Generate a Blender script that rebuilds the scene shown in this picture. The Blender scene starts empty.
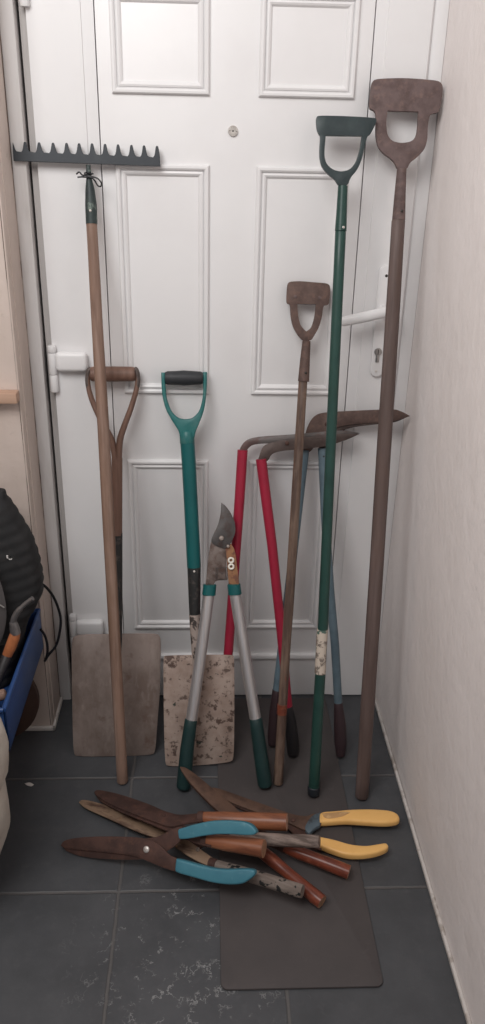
# garden tools leaning on a white door: measured outlines in metres, in each tool's own frame
G = {
 'rake': {'loc': [-0.2039, 1.5266, 0.009], 'ax': [[0.9995, 0.00694, 0.03072], [0.0, 0.97543, -0.22033], [-0.0315, 0.22022, 0.97494]], 'shaft': [(-0.0005, -0.0032, 0.0132), (-0.0002, 0.2594, 0.0135), (0.0008, 0.8273, 0.0132), (0.0001, 1.0851, 0.0122), (0.0001, 1.2842, 0.0114)], 'socket': [(0.0003, 1.2802, 0.0122), (0.001, 1.3177, 0.0122), (0.0007, 1.3471, 0.0098), (-0.0, 1.3704, 0.0056), (0.0, 1.3955, 0.0047)], 'tips': [(-0.1525, 1.4412), (-0.1256, 1.4409), (-0.0974, 1.4397), (-0.0691, 1.4388), (-0.0417, 1.4381), (-0.0164, 1.4373), (0.01, 1.4366), (0.0364, 1.4354), (0.0629, 1.4342), (0.0902, 1.4329), (0.1159, 1.4317), (0.1424, 1.4305)], 'bar': [(-0.1513, 1.4231), (0.1477, 1.4083), (0.147, 1.391), (-0.1521, 1.405)], 'tie': [(-0.0242, 1.3765), (-0.0179, 1.3803), (-0.0121, 1.3744), (-0.0039, 1.3743), (0.0042, 1.3723), (0.0123, 1.3703), (0.0203, 1.3663), (0.026, 1.3584), (0.0236, 1.3526), (0.0176, 1.3547), (0.012, 1.3644), (0.0041, 1.3704), (-0.0062, 1.3705), (-0.0143, 1.3716), (-0.0226, 1.3707)]},
 'spade1': {'loc': [-0.2319, 1.6191, 0.005], 'ax': [[0.99988, -0.00348, -0.01515], [0.0, 0.97468, -0.22361], [0.01554, 0.22358, 0.97456]], 'blade': [(-0.1048, 0.3031), (-0.0956, 0.32), (-0.0107, 0.3228), (0.1012, 0.3258), (0.1118, 0.3174), (0.1136, 0.2953), (0.1125, 0.1766), (0.1063, 0.0904), (0.1017, 0.0109), (0.0929, -0.0002), (-0.0128, -0.0043), (-0.0955, -0.0048), (-0.1049, 0.0043), (-0.1051, 0.148)], 'shaft': [(0.0074, 0.5716, 0.0125), (0.0078, 0.6566, 0.0127), (0.0082, 0.7566, 0.0128)], 'socket': [(0.0061, 0.281, 0.011), (0.0067, 0.3148, 0.0122), (0.0071, 0.4096, 0.0128), (0.0074, 0.5765, 0.013)], 'strapR': [(0.0523, 0.9557), (0.0559, 0.9355), (0.0523, 0.9127), (0.0408, 0.8736), (0.027, 0.8363), (0.0153, 0.7989), (0.0117, 0.7519)], 'strapL': [(-0.0532, 0.953), (-0.0569, 0.9326), (-0.0538, 0.9078), (-0.0438, 0.8784), (-0.0259, 0.8397), (-0.0032, 0.7962), (0.0047, 0.7518)], 'grip': [(-0.0522, 0.9485, 0.0023), (0.0523, 0.9512, 0.0023)], 'gr': 0.017},
 'spade2': {'loc': [-0.0168, 1.5774, 0.01], 'ax': [[0.99916, 0.01116, 0.03933], [0.0, 0.96205, -0.27289], [-0.04088, 0.27266, 0.96124]], 'blade': [(-0.0787, 0.2817), (-0.0717, 0.2857), (0.0886, 0.2804), (0.094, 0.2738), (0.0911, 0.1635), (0.0848, 0.0142), (0.0782, 0.0026), (0.0444, -0.001), (-0.0129, -0.0033), (-0.08, -0.002), (-0.0875, 0.0071), (-0.0831, 0.1718)], 'shaft': [(0.005, 0.5025, 0.0167), (0.0038, 0.6644, 0.0165), (0.0028, 0.7544, 0.0166), (0.0013, 0.8152, 0.0168)], 'socket': [(0.002, 0.3813, 0.0132), (0.0037, 0.4459, 0.015), (0.0051, 0.5049, 0.0162)], 'strap': [(0.0021, 0.2192, 0.011), (0.0034, 0.283, 0.0127), (0.0023, 0.3462, 0.0133), (0.0022, 0.3863, 0.0138)], 'yo': [(-0.0515, 0.9626), (-0.0522, 0.9365), (-0.0513, 0.9068), (-0.0446, 0.8768), (-0.0297, 0.8487), (-0.0167, 0.8274), (-0.0151, 0.8111), (0.0186, 0.81), (0.0214, 0.8238), (0.0303, 0.8421), (0.0431, 0.8717), (0.0496, 0.9036), (0.0523, 0.9333), (0.0534, 0.9605)], 'yi': [(-0.0423, 0.9623), (-0.0431, 0.9362), (-0.0422, 0.9043), (-0.0332, 0.8742), (-0.0177, 0.8575), (-0.0005, 0.8535), (0.017, 0.8564), (0.0326, 0.872), (0.0414, 0.9016), (0.0436, 0.9335), (0.0442, 0.9608)], 'grip': [(-0.0459, 0.95, 0.0034), (0.046, 0.9471, 0.0035)], 'gr': 0.0161},
 'lopper': {'loc': [0.0419, 1.4979, 0.01], 'ax': [[0.99959, -0.0164, 0.02353], [0.02397, 0.92815, -0.37143], [-0.01574, 0.37184, 0.92816]], 'tubeL': [(-0.0778, 0.1601, 0.0137), (-0.0543, 0.3098, 0.0137), (-0.0296, 0.4774, 0.0134)], 'tubeR': [(0.077, 0.1625, 0.0138), (0.053, 0.3203, 0.0137), (0.0296, 0.4766, 0.0134)], 'gripL': [(-0.0979, 0.0017, 0.0168), (-0.0966, 0.0115, 0.0175), (-0.0883, 0.0921, 0.0167), (-0.0777, 0.1649, 0.015)], 'gripR': [(0.098, 0.0032, 0.0169), (0.0969, 0.013, 0.0176), (0.0867, 0.0892, 0.0168), (0.0771, 0.1649, 0.0156)], 'colL': [(-0.0312, 0.4654, 0.0161), (-0.0285, 0.4905, 0.0156)], 'colR': [(0.0307, 0.4658, 0.0161), (0.0281, 0.4909, 0.0156)], 'blade': [(0.0007, 0.6846), (0.0117, 0.6762), (0.0233, 0.6596), (0.0325, 0.6382), (0.0339, 0.6145), (0.0249, 0.5933), (0.0129, 0.5744), (-0.013, 0.5819), (-0.0258, 0.5927), (-0.0185, 0.6104), (-0.0077, 0.6316), (-0.001, 0.6575)], 'jaw': [(-0.039, 0.487), (-0.035, 0.5251), (-0.0297, 0.5678), (-0.0247, 0.5939), (-0.0151, 0.6032), (0.006, 0.5935), (0.0201, 0.5815), (0.0247, 0.5695), (0.0116, 0.5578), (0.01, 0.5245), (0.0121, 0.5007), (-0.0163, 0.4998), (-0.0201, 0.4844)], 'arm': [(0.0083, 0.5816), (0.0225, 0.5874), (0.0318, 0.5718), (0.0351, 0.5433), (0.0394, 0.5099), (0.0411, 0.4836), (0.0167, 0.4839), (0.0135, 0.5197), (0.0116, 0.5578)], 'bolt': [(0.0002, 0.6007), (0.0154, 0.5815)], 'ring': [(0.0221, 0.5482), (0.0224, 0.5332)], 'stamp': [(-0.0115, 0.5057), (-0.0089, 0.5272), (0.0004, 0.5151), (0.0088, 0.5269), (0.0098, 0.5055)], 'box': [(-0.0136, 0.5296), (0.0124, 0.5305), (0.0133, 0.5031), (-0.0139, 0.5027)]},
 'redshears': {'loc': [0.1254, 1.6121, 0.011], 'ax': [[0.99384, -0.08989, -0.06487], [0.07039, 0.96378, -0.25723], [0.08564, 0.25108, 0.96417]], 'hL': [(-0.0969, 0.1258, 0.011), (-0.0962, 0.2659, 0.0116), (-0.1052, 0.6435, 0.0122), (-0.1094, 0.7638, 0.0123)], 'hR': [(0.0671, 0.1304, 0.0106), (0.0276, 0.3311, 0.0117), (-0.0164, 0.5418, 0.012), (-0.0639, 0.7468, 0.0128)], 'gL': [(-0.0926, -0.0035, 0.0151), (-0.0941, 0.0263, 0.0164), (-0.0965, 0.0937, 0.0138), (-0.0967, 0.1285, 0.012)], 'gR': [(0.0921, 0.0089, 0.0138), (0.0886, 0.0358, 0.0165), (0.0766, 0.0939, 0.015), (0.0668, 0.1331, 0.0114)], 'b1': [(-0.1182, 0.7534), (-0.116, 0.7679), (-0.1079, 0.783), (-0.0947, 0.7931), (-0.0669, 0.8006), (0.0124, 0.8132), (0.091, 0.8289), (0.1282, 0.8342), (0.1616, 0.8311), (0.1277, 0.8183), (0.0821, 0.8043), (0.0239, 0.7949), (-0.0229, 0.7879), (-0.0652, 0.7835), (-0.0884, 0.7778), (-0.0981, 0.7673), (-0.0993, 0.7552)], 'b2': [(-0.0714, 0.7389), (-0.0676, 0.7608), (-0.0615, 0.7805), (-0.0283, 0.7945), (0.0227, 0.8055), (0.0918, 0.8223), (0.1618, 0.8297), (0.1287, 0.8101), (0.0835, 0.7914), (0.0257, 0.7785), (-0.0117, 0.7724), (-0.0394, 0.7636), (-0.0478, 0.7412)], 'bolt': (-0.0065, 0.7907)},
 'blueshears': {'loc': [0.2526, 1.6223, 0.012], 'ax': [[0.97889, -0.19986, 0.04287], [0.20411, 0.94441, -0.25775], [0.01103, 0.26106, 0.96526]], 'hL': [(-0.0791, 0.1546, 0.0108), (-0.0552, 0.4433, 0.0109), (-0.0293, 0.766, 0.0105)], 'hR': [(0.0765, 0.1312, 0.0102), (0.0619, 0.2848, 0.0106), (0.044, 0.4244, 0.0107), (0.0262, 0.5982, 0.0108), (0.0123, 0.7723, 0.0113)], 'gL': [(-0.0865, 0.0076, 0.0116), (-0.0864, 0.0322, 0.0135), (-0.084, 0.1004, 0.0128), (-0.0796, 0.1545, 0.0112)], 'gR': [(0.0879, -0.0047, 0.0113), (0.0865, 0.0276, 0.0158), (0.083, 0.0757, 0.0155), (0.0764, 0.1338, 0.0109)], 'b1': [(-0.0411, 0.7583), (-0.0327, 0.7946), (-0.0242, 0.8259), (-0.013, 0.8452), (0.0032, 0.8558), (0.0619, 0.8616), (0.1431, 0.8674), (0.1776, 0.8696), (0.1963, 0.8632), (0.2128, 0.8544), (0.1949, 0.8469), (0.1744, 0.8416), (0.133, 0.8368), (0.0633, 0.8287), (0.0284, 0.8157), (0.0033, 0.7911), (-0.0171, 0.7592)], 'b2': [(0.002, 0.7623), (0.0097, 0.8103), (0.0323, 0.8371), (0.0741, 0.849), (0.1668, 0.8565), (0.2106, 0.8536), (0.1793, 0.8375), (0.1333, 0.8321), (0.0753, 0.8232), (0.0454, 0.8068), (0.0258, 0.7632)], 'bolt': (0.0208, 0.8297), 'riv': (0.0166, 0.7533)},
 'woodhoe': {'loc': [0.1718, 1.508, 0.014], 'ax': [[0.99917, -0.01156, -0.03899], [0.0, 0.95873, -0.28431], [0.04067, 0.28407, 0.95794]], 'shaft': [(0.0004, -0.0023, 0.0116), (0.0001, 0.295, 0.0107), (0.0013, 0.4774, 0.011), (0.0023, 0.9576, 0.0101)], 'socket': [(0.0034, 0.9587, 0.0128), (0.0038, 1.0064, 0.0112), (0.0046, 1.0482, 0.0092)], 'head': [(-0.0455, 1.1691), (-0.041, 1.174), (-0.0178, 1.1764), (0.0156, 1.1755), (0.0423, 1.175), (0.0487, 1.17), (0.0501, 1.1593), (0.0495, 1.1333), (0.0465, 1.1284), (0.0365, 1.1272), (0.0358, 1.1044), (0.0306, 1.0802), (0.0217, 1.0622), (0.0142, 1.0487), (-0.0044, 1.0477), (-0.0175, 1.0612), (-0.0287, 1.0792), (-0.0346, 1.1006), (-0.0366, 1.1258), (-0.0453, 1.1267), (-0.0461, 1.1475)], 'hole': [(-0.0196, 1.1257), (-0.0165, 1.0994), (-0.0097, 1.0802), (0.0021, 1.0699), (0.0128, 1.0781), (0.0181, 1.1013), (0.0193, 1.1274)], 'rivs': [(-0.0262, 1.1422), (0.0277, 1.143)], 'riv': (0.0056, 0.9777), 'tape': [(-0.0007, 0.1982, 0.0117), (-0.0007, 0.1731, 0.0117)]},
 'greenhoe': {'loc': [0.2536, 1.4706, 0.014], 'ax': [[0.99992, -0.00287, -0.01264], [0.0, 0.97524, -0.22115], [0.01296, 0.22113, 0.97516]], 'shaft': [(0.0007, 0.0081, 0.0132), (0.0035, 0.4226, 0.0119), (0.0015, 0.8232, 0.0113), (0.0004, 1.2737, 0.0113)], 'cap': [(0.0005, -0.0024, 0.0141), (0.0001, 0.016, 0.0146)], 'tape': [(0.0024, 0.3059, 0.0127), (0.0026, 0.413, 0.0124)], 'socket': [(0.0005, 1.2756, 0.0122), (0.0006, 1.3068, 0.0111), (0.0004, 1.3626, 0.0098)], 'head': [(-0.0603, 1.4874), (-0.0569, 1.4922), (-0.0019, 1.493), (0.0565, 1.4921), (0.0619, 1.4889), (0.0592, 1.4795), (0.0538, 1.4682), (0.0502, 1.4606), (0.0444, 1.4576), (0.0403, 1.4397), (0.0357, 1.4132), (0.0267, 1.392), (0.0142, 1.3783), (0.0101, 1.3629), (-0.0094, 1.3623), (-0.0161, 1.3735), (-0.0329, 1.3844), (-0.0458, 1.3991), (-0.0508, 1.4197), (-0.0498, 1.4553), (-0.0535, 1.458), (-0.058, 1.4681)], 'hole': [(-0.037, 1.4539), (-0.0387, 1.4201), (-0.0338, 1.4033), (-0.0212, 1.3933), (-0.0047, 1.3901), (0.0113, 1.3944), (0.0228, 1.409), (0.0288, 1.4318), (0.0309, 1.4557)], 'riv': (0.0039, 1.2816)},
 'bighoe': {'loc': [0.3687, 1.4663, 0.008], 'ax': [[0.99988, -0.00365, -0.01526], [0.0, 0.97263, -0.23235], [0.01569, 0.23232, 0.97251]], 'shaft': [(0.0007, -0.0006, 0.0156), (0.0015, 0.245, 0.0164), (0.0018, 0.5116, 0.016), (0.0023, 1.0022, 0.0154), (0.0025, 1.3058, 0.014)], 'socket': [(0.0028, 1.3078, 0.0135), (0.0024, 1.3566, 0.0116), (0.0026, 1.4068, 0.0097)], 'head': [(-0.0714, 1.5325), (-0.07, 1.564), (-0.0644, 1.5716), (-0.0424, 1.5743), (-0.0022, 1.5766), (0.0383, 1.5757), (0.0648, 1.5741), (0.0734, 1.5678), (0.0752, 1.5549), (0.0728, 1.5306), (0.0699, 1.5159), (0.0592, 1.5142), (0.0514, 1.5092), (0.0494, 1.4884), (0.0506, 1.4639), (0.0459, 1.4447), (0.0325, 1.4299), (0.0178, 1.4189), (0.0126, 1.4053), (-0.007, 1.4046), (-0.0119, 1.4169), (-0.0228, 1.426), (-0.0398, 1.4359), (-0.0509, 1.4497), (-0.0557, 1.4713), (-0.0565, 1.507), (-0.061, 1.5143), (-0.0713, 1.5176)], 'hole': [(-0.0321, 1.5135), (-0.0336, 1.4891), (-0.0301, 1.4704), (-0.0208, 1.4594), (-0.0022, 1.4563), (0.017, 1.4598), (0.0261, 1.4706), (0.0273, 1.4914), (0.0265, 1.5139)], 'riv': (0.0057, 1.3236)},
 'blue_hand': {'loc': [-0.3169, 1.3228, 0.007], 'ax': [[0.92825, -0.27028, 0.25556], [-0.02251, 0.64497, 0.76387], [-0.37129, -0.71481, 0.59261]], 'A': [(-0.0001, 0.0031), (0.0102, -0.007), (0.0452, -0.0166), (0.0942, -0.0207), (0.1541, -0.0217), (0.201, -0.0198), (0.2358, -0.0104), (0.268, 0.0057), (0.2841, 0.0186), (0.2912, 0.0392), (0.2844, 0.047), (0.2638, 0.041), (0.236, 0.0269), (0.208, 0.0217), (0.0936, 0.0134), (0.0073, 0.0062)], 'Bq': [(-0.0014, 0.0051), (0.0046, 0.0154), (0.0319, 0.0215), (0.0934, 0.0255), (0.1656, 0.0252), (0.2127, 0.0217), (0.2428, 0.0073), (0.2587, -0.01), (0.2769, -0.0156), (0.2858, -0.0308), (0.2766, -0.0425), (0.2471, -0.0355), (0.2127, -0.0235), (0.1776, -0.0124), (0.0939, -0.0057), (0.01, -0.0009)], 'h1': [(0.2798, 0.0411), (0.2813, 0.0293), (0.283, 0.0215), (0.3046, 0.0231), (0.3383, 0.0291), (0.3717, 0.0327), (0.4046, 0.0324), (0.437, 0.0308), (0.4499, 0.0324), (0.4544, 0.0376), (0.4442, 0.0509), (0.4271, 0.0569), (0.3944, 0.0593), (0.3546, 0.0582), (0.3163, 0.0508), (0.2935, 0.0447)], 'h2': [(0.2758, -0.0165), (0.2733, -0.0311), (0.2728, -0.0407), (0.2834, -0.0447), (0.3146, -0.0512), (0.3519, -0.0597), (0.3866, -0.0631), (0.4189, -0.0614), (0.4362, -0.052), (0.4483, -0.0424), (0.4465, -0.0332), (0.4241, -0.0318), (0.3918, -0.0343), (0.3591, -0.0331), (0.3261, -0.0268), (0.2927, -0.0191)], 'bolt': (0.2069, 0.0009)},
 'orange_hand': {'loc': [-0.2652, 1.4705, 0.019], 'ax': [[0.87996, -0.44252, 0.17278], [0.47089, 0.86053, -0.19427], [-0.06271, 0.25231, 0.96561]], 'A': [(-0.0014, 0.0019), (-0.0015, 0.01), (0.0067, 0.0146), (0.0486, 0.0158), (0.0933, 0.0115), (0.1537, 0.0022), (0.2013, -0.0108), (0.2412, -0.0129), (0.2822, 0.0135), (0.2996, -0.0138), (0.2674, -0.0365), (0.2446, -0.0617), (0.188, -0.0523), (0.1292, -0.0426), (0.0656, -0.0289), (0.0162, -0.0105)], 'Bq': [(0.0034, 0.0013), (0.1007, 0.0004), (0.1885, -0.0113), (0.2532, -0.0337), (0.3137, -0.0533), (0.3467, -0.0564), (0.3571, -0.085), (0.319, -0.0845), (0.2495, -0.07), (0.1912, -0.0574), (0.1007, -0.0402), (0.0308, -0.0191)], 'h1': [(0.2828, -0.0013, 0.0114), (0.2911, 0.0019, 0.0139), (0.3393, 0.0139, 0.0175), (0.4033, 0.0321, 0.0191), (0.4556, 0.0479, 0.0195), (0.4702, 0.0522, 0.0194)], 'h2': [(0.3304, -0.0705, 0.0109), (0.3391, -0.069, 0.0136), (0.3795, -0.065, 0.0166), (0.4334, -0.0573, 0.0185), (0.4635, -0.0539, 0.019)], 'bolt': (0.2087, -0.0274)},
 'grey_hand': {'loc': [-0.296, 1.4516, 0.007], 'ax': [[0.89014, -0.43762, 0.12703], [0.38549, 0.87183, 0.30216], [-0.24298, -0.22, 0.94476]], 'A': [(-0.0027, 0.0012), (0.0001, 0.0093), (0.0209, 0.0123), (0.077, 0.0114), (0.1614, 0.0045), (0.2366, -0.006), (0.2999, -0.0184), (0.3429, -0.0329), (0.3785, -0.0439), (0.3757, -0.0593), (0.3416, -0.0572), (0.3015, -0.0485), (0.2435, -0.0308), (0.1795, -0.0306), (0.0933, -0.0179), (0.019, -0.0084)], 'Bq': [(0.0049, 0.0012), (0.082, 0.0023), (0.166, -0.0044), (0.2341, -0.0115), (0.296, -0.0099), (0.3372, 0.0079), (0.3846, 0.0214), (0.3907, 0.0065), (0.3446, -0.0091), (0.3138, -0.0382), (0.2451, -0.034), (0.1784, -0.0284), (0.0908, -0.0134)], 'h1': [(0.3747, 0.0106, 0.0091), (0.3834, 0.0128, 0.0108), (0.4373, 0.0257, 0.0135), (0.502, 0.0379, 0.014), (0.5584, 0.0511, 0.0138), (0.5739, 0.0544, 0.0134)], 'h2': [(0.365, -0.0509, 0.0093), (0.3769, -0.0511, 0.0114), (0.4332, -0.0527, 0.0141), (0.5011, -0.0538, 0.0147), (0.5626, -0.0555, 0.0144), (0.5722, -0.0554, 0.0136)], 'bolt': (0.327, -0.0324)},
 'yellow_hand': {'loc': [0.0099, 1.4864, 0.012], 'ax': [[0.93274, -0.35913, 0.03205], [0.35943, 0.93317, -0.00374], [-0.02857, 0.01501, 0.99948]], 'A': [(-0.0012, 0.0031), (0.0099, 0.0075), (0.047, 0.0035), (0.1123, -0.0054), (0.1759, -0.014), (0.2198, -0.0171), (0.2419, -0.0114), (0.2486, -0.0011), (0.27, 0.0077), (0.2784, -0.0261), (0.2627, -0.0376), (0.2558, -0.0554), (0.234, -0.0518), (0.1962, -0.0426), (0.1349, -0.0374), (0.0711, -0.0292), (0.0126, -0.0131)], 'Bq': [(0.0029, -0.0008), (0.0743, -0.0028), (0.1508, -0.0109), (0.2059, -0.0186), (0.2392, -0.0454), (0.265, -0.0645), (0.2885, -0.0672), (0.2939, -0.0935), (0.2628, -0.0907), (0.2305, -0.073), (0.1957, -0.049), (0.1363, -0.0418), (0.0584, -0.0284)], 'col': [(0.2418, -0.0508), (0.246, -0.018), (0.2534, -0.0011), (0.2675, 0.0085), (0.277, -0.0297), (0.266, -0.0412), (0.258, -0.0638)], 'h1': [(0.2647, 0.0075), (0.2683, -0.0137), (0.2715, -0.0237), (0.2837, -0.0196), (0.3255, -0.0003), (0.3693, 0.0099), (0.4128, 0.0209), (0.4357, 0.0327), (0.4431, 0.043), (0.4361, 0.0583), (0.4168, 0.0638), (0.3724, 0.0532), (0.329, 0.0371), (0.2973, 0.0216)], 'h2': [(0.2839, -0.0642), (0.2846, -0.0789), (0.288, -0.0881), (0.3127, -0.093), (0.3466, -0.0961), (0.3777, -0.0877), (0.4073, -0.0721), (0.4279, -0.0531), (0.4322, -0.0428), (0.4247, -0.035), (0.4088, -0.0442), (0.3829, -0.0588), (0.3508, -0.0648), (0.3167, -0.0622)], 'patch': [(0.2715, 0.0017), (0.299, 0.0141), (0.3179, 0.0237), (0.3316, 0.025), (0.3191, 0.008), (0.2927, -0.0087), (0.2791, -0.0101)], 'bolt': (0.213, -0.0354)},
 'red_hand': {'loc': [-0.0637, 1.4994, 0.066], 'ax': [[0.73461, -0.67285, -0.08732], [0.6749, 0.73787, -0.00789], [0.06974, -0.05314, 0.99615]], 'A': [(-0.0027, 0.0018), (0.0067, 0.0101), (0.0378, 0.0118), (0.0886, 0.0088), (0.1281, 0.0066), (0.1727, 0.0043), (0.224, -0.0074), (0.277, -0.0299), (0.2946, -0.0378), (0.2889, -0.0614), (0.2472, -0.0485), (0.1871, -0.0328), (0.1436, -0.0311), (0.1163, -0.0281), (0.0793, -0.0219), (0.045, -0.0161), (0.0121, -0.0056)], 'Bq': [(0.0028, 0.0006), (0.0588, 0.0067), (0.1239, 0.0044), (0.1846, 0.0043), (0.2499, 0.0032), (0.3149, 0.0135), (0.3246, -0.0097), (0.2544, -0.0265), (0.193, -0.0327), (0.1234, -0.0291), (0.0487, -0.0166)], 'h1': [(0.275, -0.0446, 0.0108), (0.2829, -0.044, 0.0137), (0.3165, -0.0445, 0.0144), (0.3555, -0.046, 0.0126), (0.3941, -0.0483, 0.0137), (0.4347, -0.051, 0.0155), (0.4524, -0.0512, 0.015)], 'h2': [(0.3064, -0.0005, 0.01), (0.3159, 0.0015, 0.013), (0.3491, 0.0117, 0.0146), (0.3916, 0.0265, 0.0145), (0.4336, 0.041, 0.0155), (0.4525, 0.0472, 0.0152)], 'bolt': (0.1961, -0.0159)},
}
WORLD, ROOF, EXPO = .27, 31.5, 0.
import bpy, bmesh, math, random
from mathutils import Vector, Matrix
random.seed(7)
SC = bpy.context.scene
COL = SC.collection
V = Vector

# ------------------------------------------------------------------ materials
def lin(c):
    return tuple(((x/255)/12.92 if x/255 <= .04045 else ((x/255+.055)/1.055)**2.4) for x in c)

def mat(name, base, rough=.6, metal=0., layers=(), bump=None, spec=.4, coat=0.):
    """layers: (colour, scale xyz or float, low, high, strength, detail) – noise masks laid over the base in turn"""
    m = bpy.data.materials.new(name); m.use_nodes = True
    nt = m.node_tree; N = nt.nodes; L = nt.links
    b = N['Principled BSDF']
    b.inputs['Roughness'].default_value = rough
    b.inputs['Metallic'].default_value = metal
    b.inputs['Specular IOR Level'].default_value = spec
    b.inputs['Coat Weight'].default_value = coat
    tc = N.new('ShaderNodeTexCoord')
    cur = None
    def noise(scale, detail=5, rough=.6, w=0):
        mp = N.new('ShaderNodeMapping')
        s = scale if isinstance(scale, tuple) else (scale,)*3
        mp.inputs['Scale'].default_value = s
        mp.inputs['Location'].default_value = (w*1.7, w*.9, w*2.3)
        L.new(tc.outputs['Object'], mp.inputs['Vector'])
        n = N.new('ShaderNodeTexNoise'); n.inputs['Scale'].default_value = 1
        n.inputs['Detail'].default_value = detail; n.inputs['Roughness'].default_value = rough
        L.new(mp.outputs['Vector'], n.inputs['Vector'])
        return n.outputs['Fac']
    prev = None
    for i, ly in enumerate(layers):
        c, s, lo, hi, st = ly[:5]
        f = noise(s, ly[5] if len(ly) > 5 else 5, .6, i*3+len(name))
        mr = N.new('ShaderNodeMapRange'); mr.inputs['From Min'].default_value = lo; mr.inputs['From Max'].default_value = hi
        mr.inputs['To Max'].default_value = st
        L.new(f, mr.inputs['Value'])
        mx = N.new('ShaderNodeMix'); mx.data_type = 'RGBA'
        L.new(mr.outputs['Result'], mx.inputs['Factor'])
        if prev is None: mx.inputs['A'].default_value = (*base, 1)
        else: L.new(prev, mx.inputs['A'])
        mx.inputs['B'].default_value = (*c, 1)
        prev = mx.outputs['Result']
    if prev is None: b.inputs['Base Color'].default_value = (*base, 1)
    else: L.new(prev, b.inputs['Base Color'])
    if bump:
        s, st, d = bump
        bp = N.new('ShaderNodeBump'); bp.inputs['Strength'].default_value = st; bp.inputs['Distance'].default_value = d
        L.new(noise(s, 6, .65, 5), bp.inputs['Height']); L.new(bp.outputs['Normal'], b.inputs['Normal'])
    return m

M = {}
M['upvc'] = mat('white_upvc', (.80,.79,.79), .35, layers=[((.70,.68,.68), 6., .45, .75, .35)])
M['frame'] = mat('aged_upvc', (.70,.68,.67), .5, layers=[((.48,.44,.41), (30,30,4), .5, .75, .55)])
M['crack'] = mat('dirty_joint', (.16,.12,.10), .8, layers=[((.5,.42,.38), (8,8,5), .5, .6, .9)])
M['gap'] = mat('dark_gap', (.05,.047,.045), .9)
M['plaster'] = mat('pinkish_plaster', (.83,.775,.755), .75, layers=[((.77,.715,.69), (3,3,2), .42, .72, .8), ((.62,.57,.55), 22., .67, .76, .5)], bump=((9,9,6), .35, .02))
M['cream'] = mat('cream_plaster', (.66,.565,.51), .75, layers=[((.56,.465,.41), (5,5,2), .42, .7, .8), ((.38,.31,.27), 30., .63, .72, .5)], bump=(14., .3, .01))
M['skirt'] = mat('worn_white_paint', (.62,.58,.55), .5, layers=[((.32,.27,.23), 28., .52, .66, .8)])
M['wood_grey'] = mat('grey_brown_wood', (.27,.165,.125), .65, layers=[((.16,.095,.07), (90,90,6), .42, .68, .8), ((.40,.27,.21), (60,60,3), .5, .75, .7)], bump=((120,120,8), .35, .002))
M['wood_rake'] = mat('pale_ash_wood', (.25,.158,.118), .6, layers=[((.12,.068,.048), (38,38,4.5), .42, .68, .8), ((.42,.31,.26), (50,50,2.5), .5, .75, .6), ((.17,.095,.058), (7,7,2.2), .47, .66, .75)], bump=((120,120,8), .3, .002))
M['wood_mauve'] = mat('weathered_mauve_wood', (.115,.080,.071), .6, layers=[((.07,.045,.038), (35,35,4), .42, .68, .8), ((.19,.14,.13), (50,50,3), .5, .75, .6), ((.14,.078,.055), (7,7,2.2), .48, .68, .6)], bump=((120,120,8), .3, .002))
M['wood_dark'] = mat('dark_spade_wood', (.20,.115,.085), .55, layers=[((.12,.065,.048), (80,80,6), .42, .68, .8)], bump=((120,120,8), .3, .002))
M['wood_streak'] = mat('streaked_hoe_wood', (.175,.115,.085), .6, layers=[((.075,.045,.035), (60,60,7), .42, .6, .9), ((.27,.20,.155), (45,45,6), .55, .72, .8), ((.30,.075,.04), (40,40,5), .66, .72, .5)], bump=((120,120,8), .35, .002))
M['rust'] = mat('rusted_steel', (.088,.045,.036), .72, .25, layers=[((.048,.026,.022), 26., .42, .62, .8), ((.15,.07,.046), 60., .54, .72, .5)], bump=(140., .35, .0015))
M['rust_mauve'] = mat('mauve_rusted_steel', (.155,.11,.105), .7, .2, layers=[((.09,.06,.056), 30., .42, .65, .8), ((.22,.145,.125), 80., .5, .7, .6)], bump=(160., .3, .0015))
M['rust_brown'] = mat('brown_rusted_steel', (.13,.085,.072), .7, .2, layers=[((.075,.046,.04), 30., .42, .65, .8), ((.20,.12,.095), 80., .5, .7, .6)], bump=(160., .3, .0015))
M['blade_lit'] = mat('scraped_shear_steel', (.27,.18,.12), .5, .3, layers=[((.085,.045,.034), (9,40,40), .48, .6, .9), ((.38,.19,.06), 25., .62, .7, .8)], bump=(140., .3, .0015))  # light on the blade is put into its pale base, with rust over
M['tan_rust'] = mat('tan_rusted_steel', (.135,.078,.055), .6, .25, layers=[((.07,.04,.03), 26., .45, .62, .8)], bump=(140., .3, .0015))
M['spade_plate'] = mat('dusty_spade_steel', (.28,.225,.20), .7, .15, layers=[((.17,.125,.105), (16,16,9), .4, .65, .9), ((.13,.075,.055), 18., .58, .72, .8), ((.34,.28,.25), (50,50,20), .56, .72, .5)], bump=(60., .3, .002))
M['spade_speck'] = mat('speckled_spade_steel', (.43,.335,.285), .65, .05, layers=[((.30,.215,.175), 20., .4, .65, .9), ((.10,.065,.052), 62., .56, .64, .85), ((.085,.05,.04), 27., .60, .64, .9), ((.03,.045,.035), 34., .645, .67, .95)], bump=(70., .4, .002))
M['peel'] = mat('peeling_socket', (.42,.34,.30), .6, .1, layers=[((.05,.04,.037), 45., .5, .56, .95)], bump=(70., .4, .002))
M['steel_dark'] = mat('dark_painted_steel', (.017,.021,.027), .5, .1, layers=[((.03,.035,.04), 40., .5, .7, .6)], bump=(90., .2, .001))
M['socket_green'] = mat('chipped_green_socket', (.032,.045,.044), .5, .1, layers=[((.16,.20,.17), 60., .56, .64, .8), ((.02,.025,.03), 40., .5, .6, .7)], bump=(90., .3, .001))
M['socket_dark'] = mat('scuffed_dark_socket', (.035,.035,.035), .45, .2, layers=[((.12,.10,.09), 60., .55, .66, .6)], bump=(90., .3, .001))
M['green'] = mat('dark_green_paint', (.020,.062,.051), .38, layers=[((.015,.046,.039), 20., .45, .65, .7), ((.25,.28,.24), 55., .74, .78, .6)])
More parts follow.
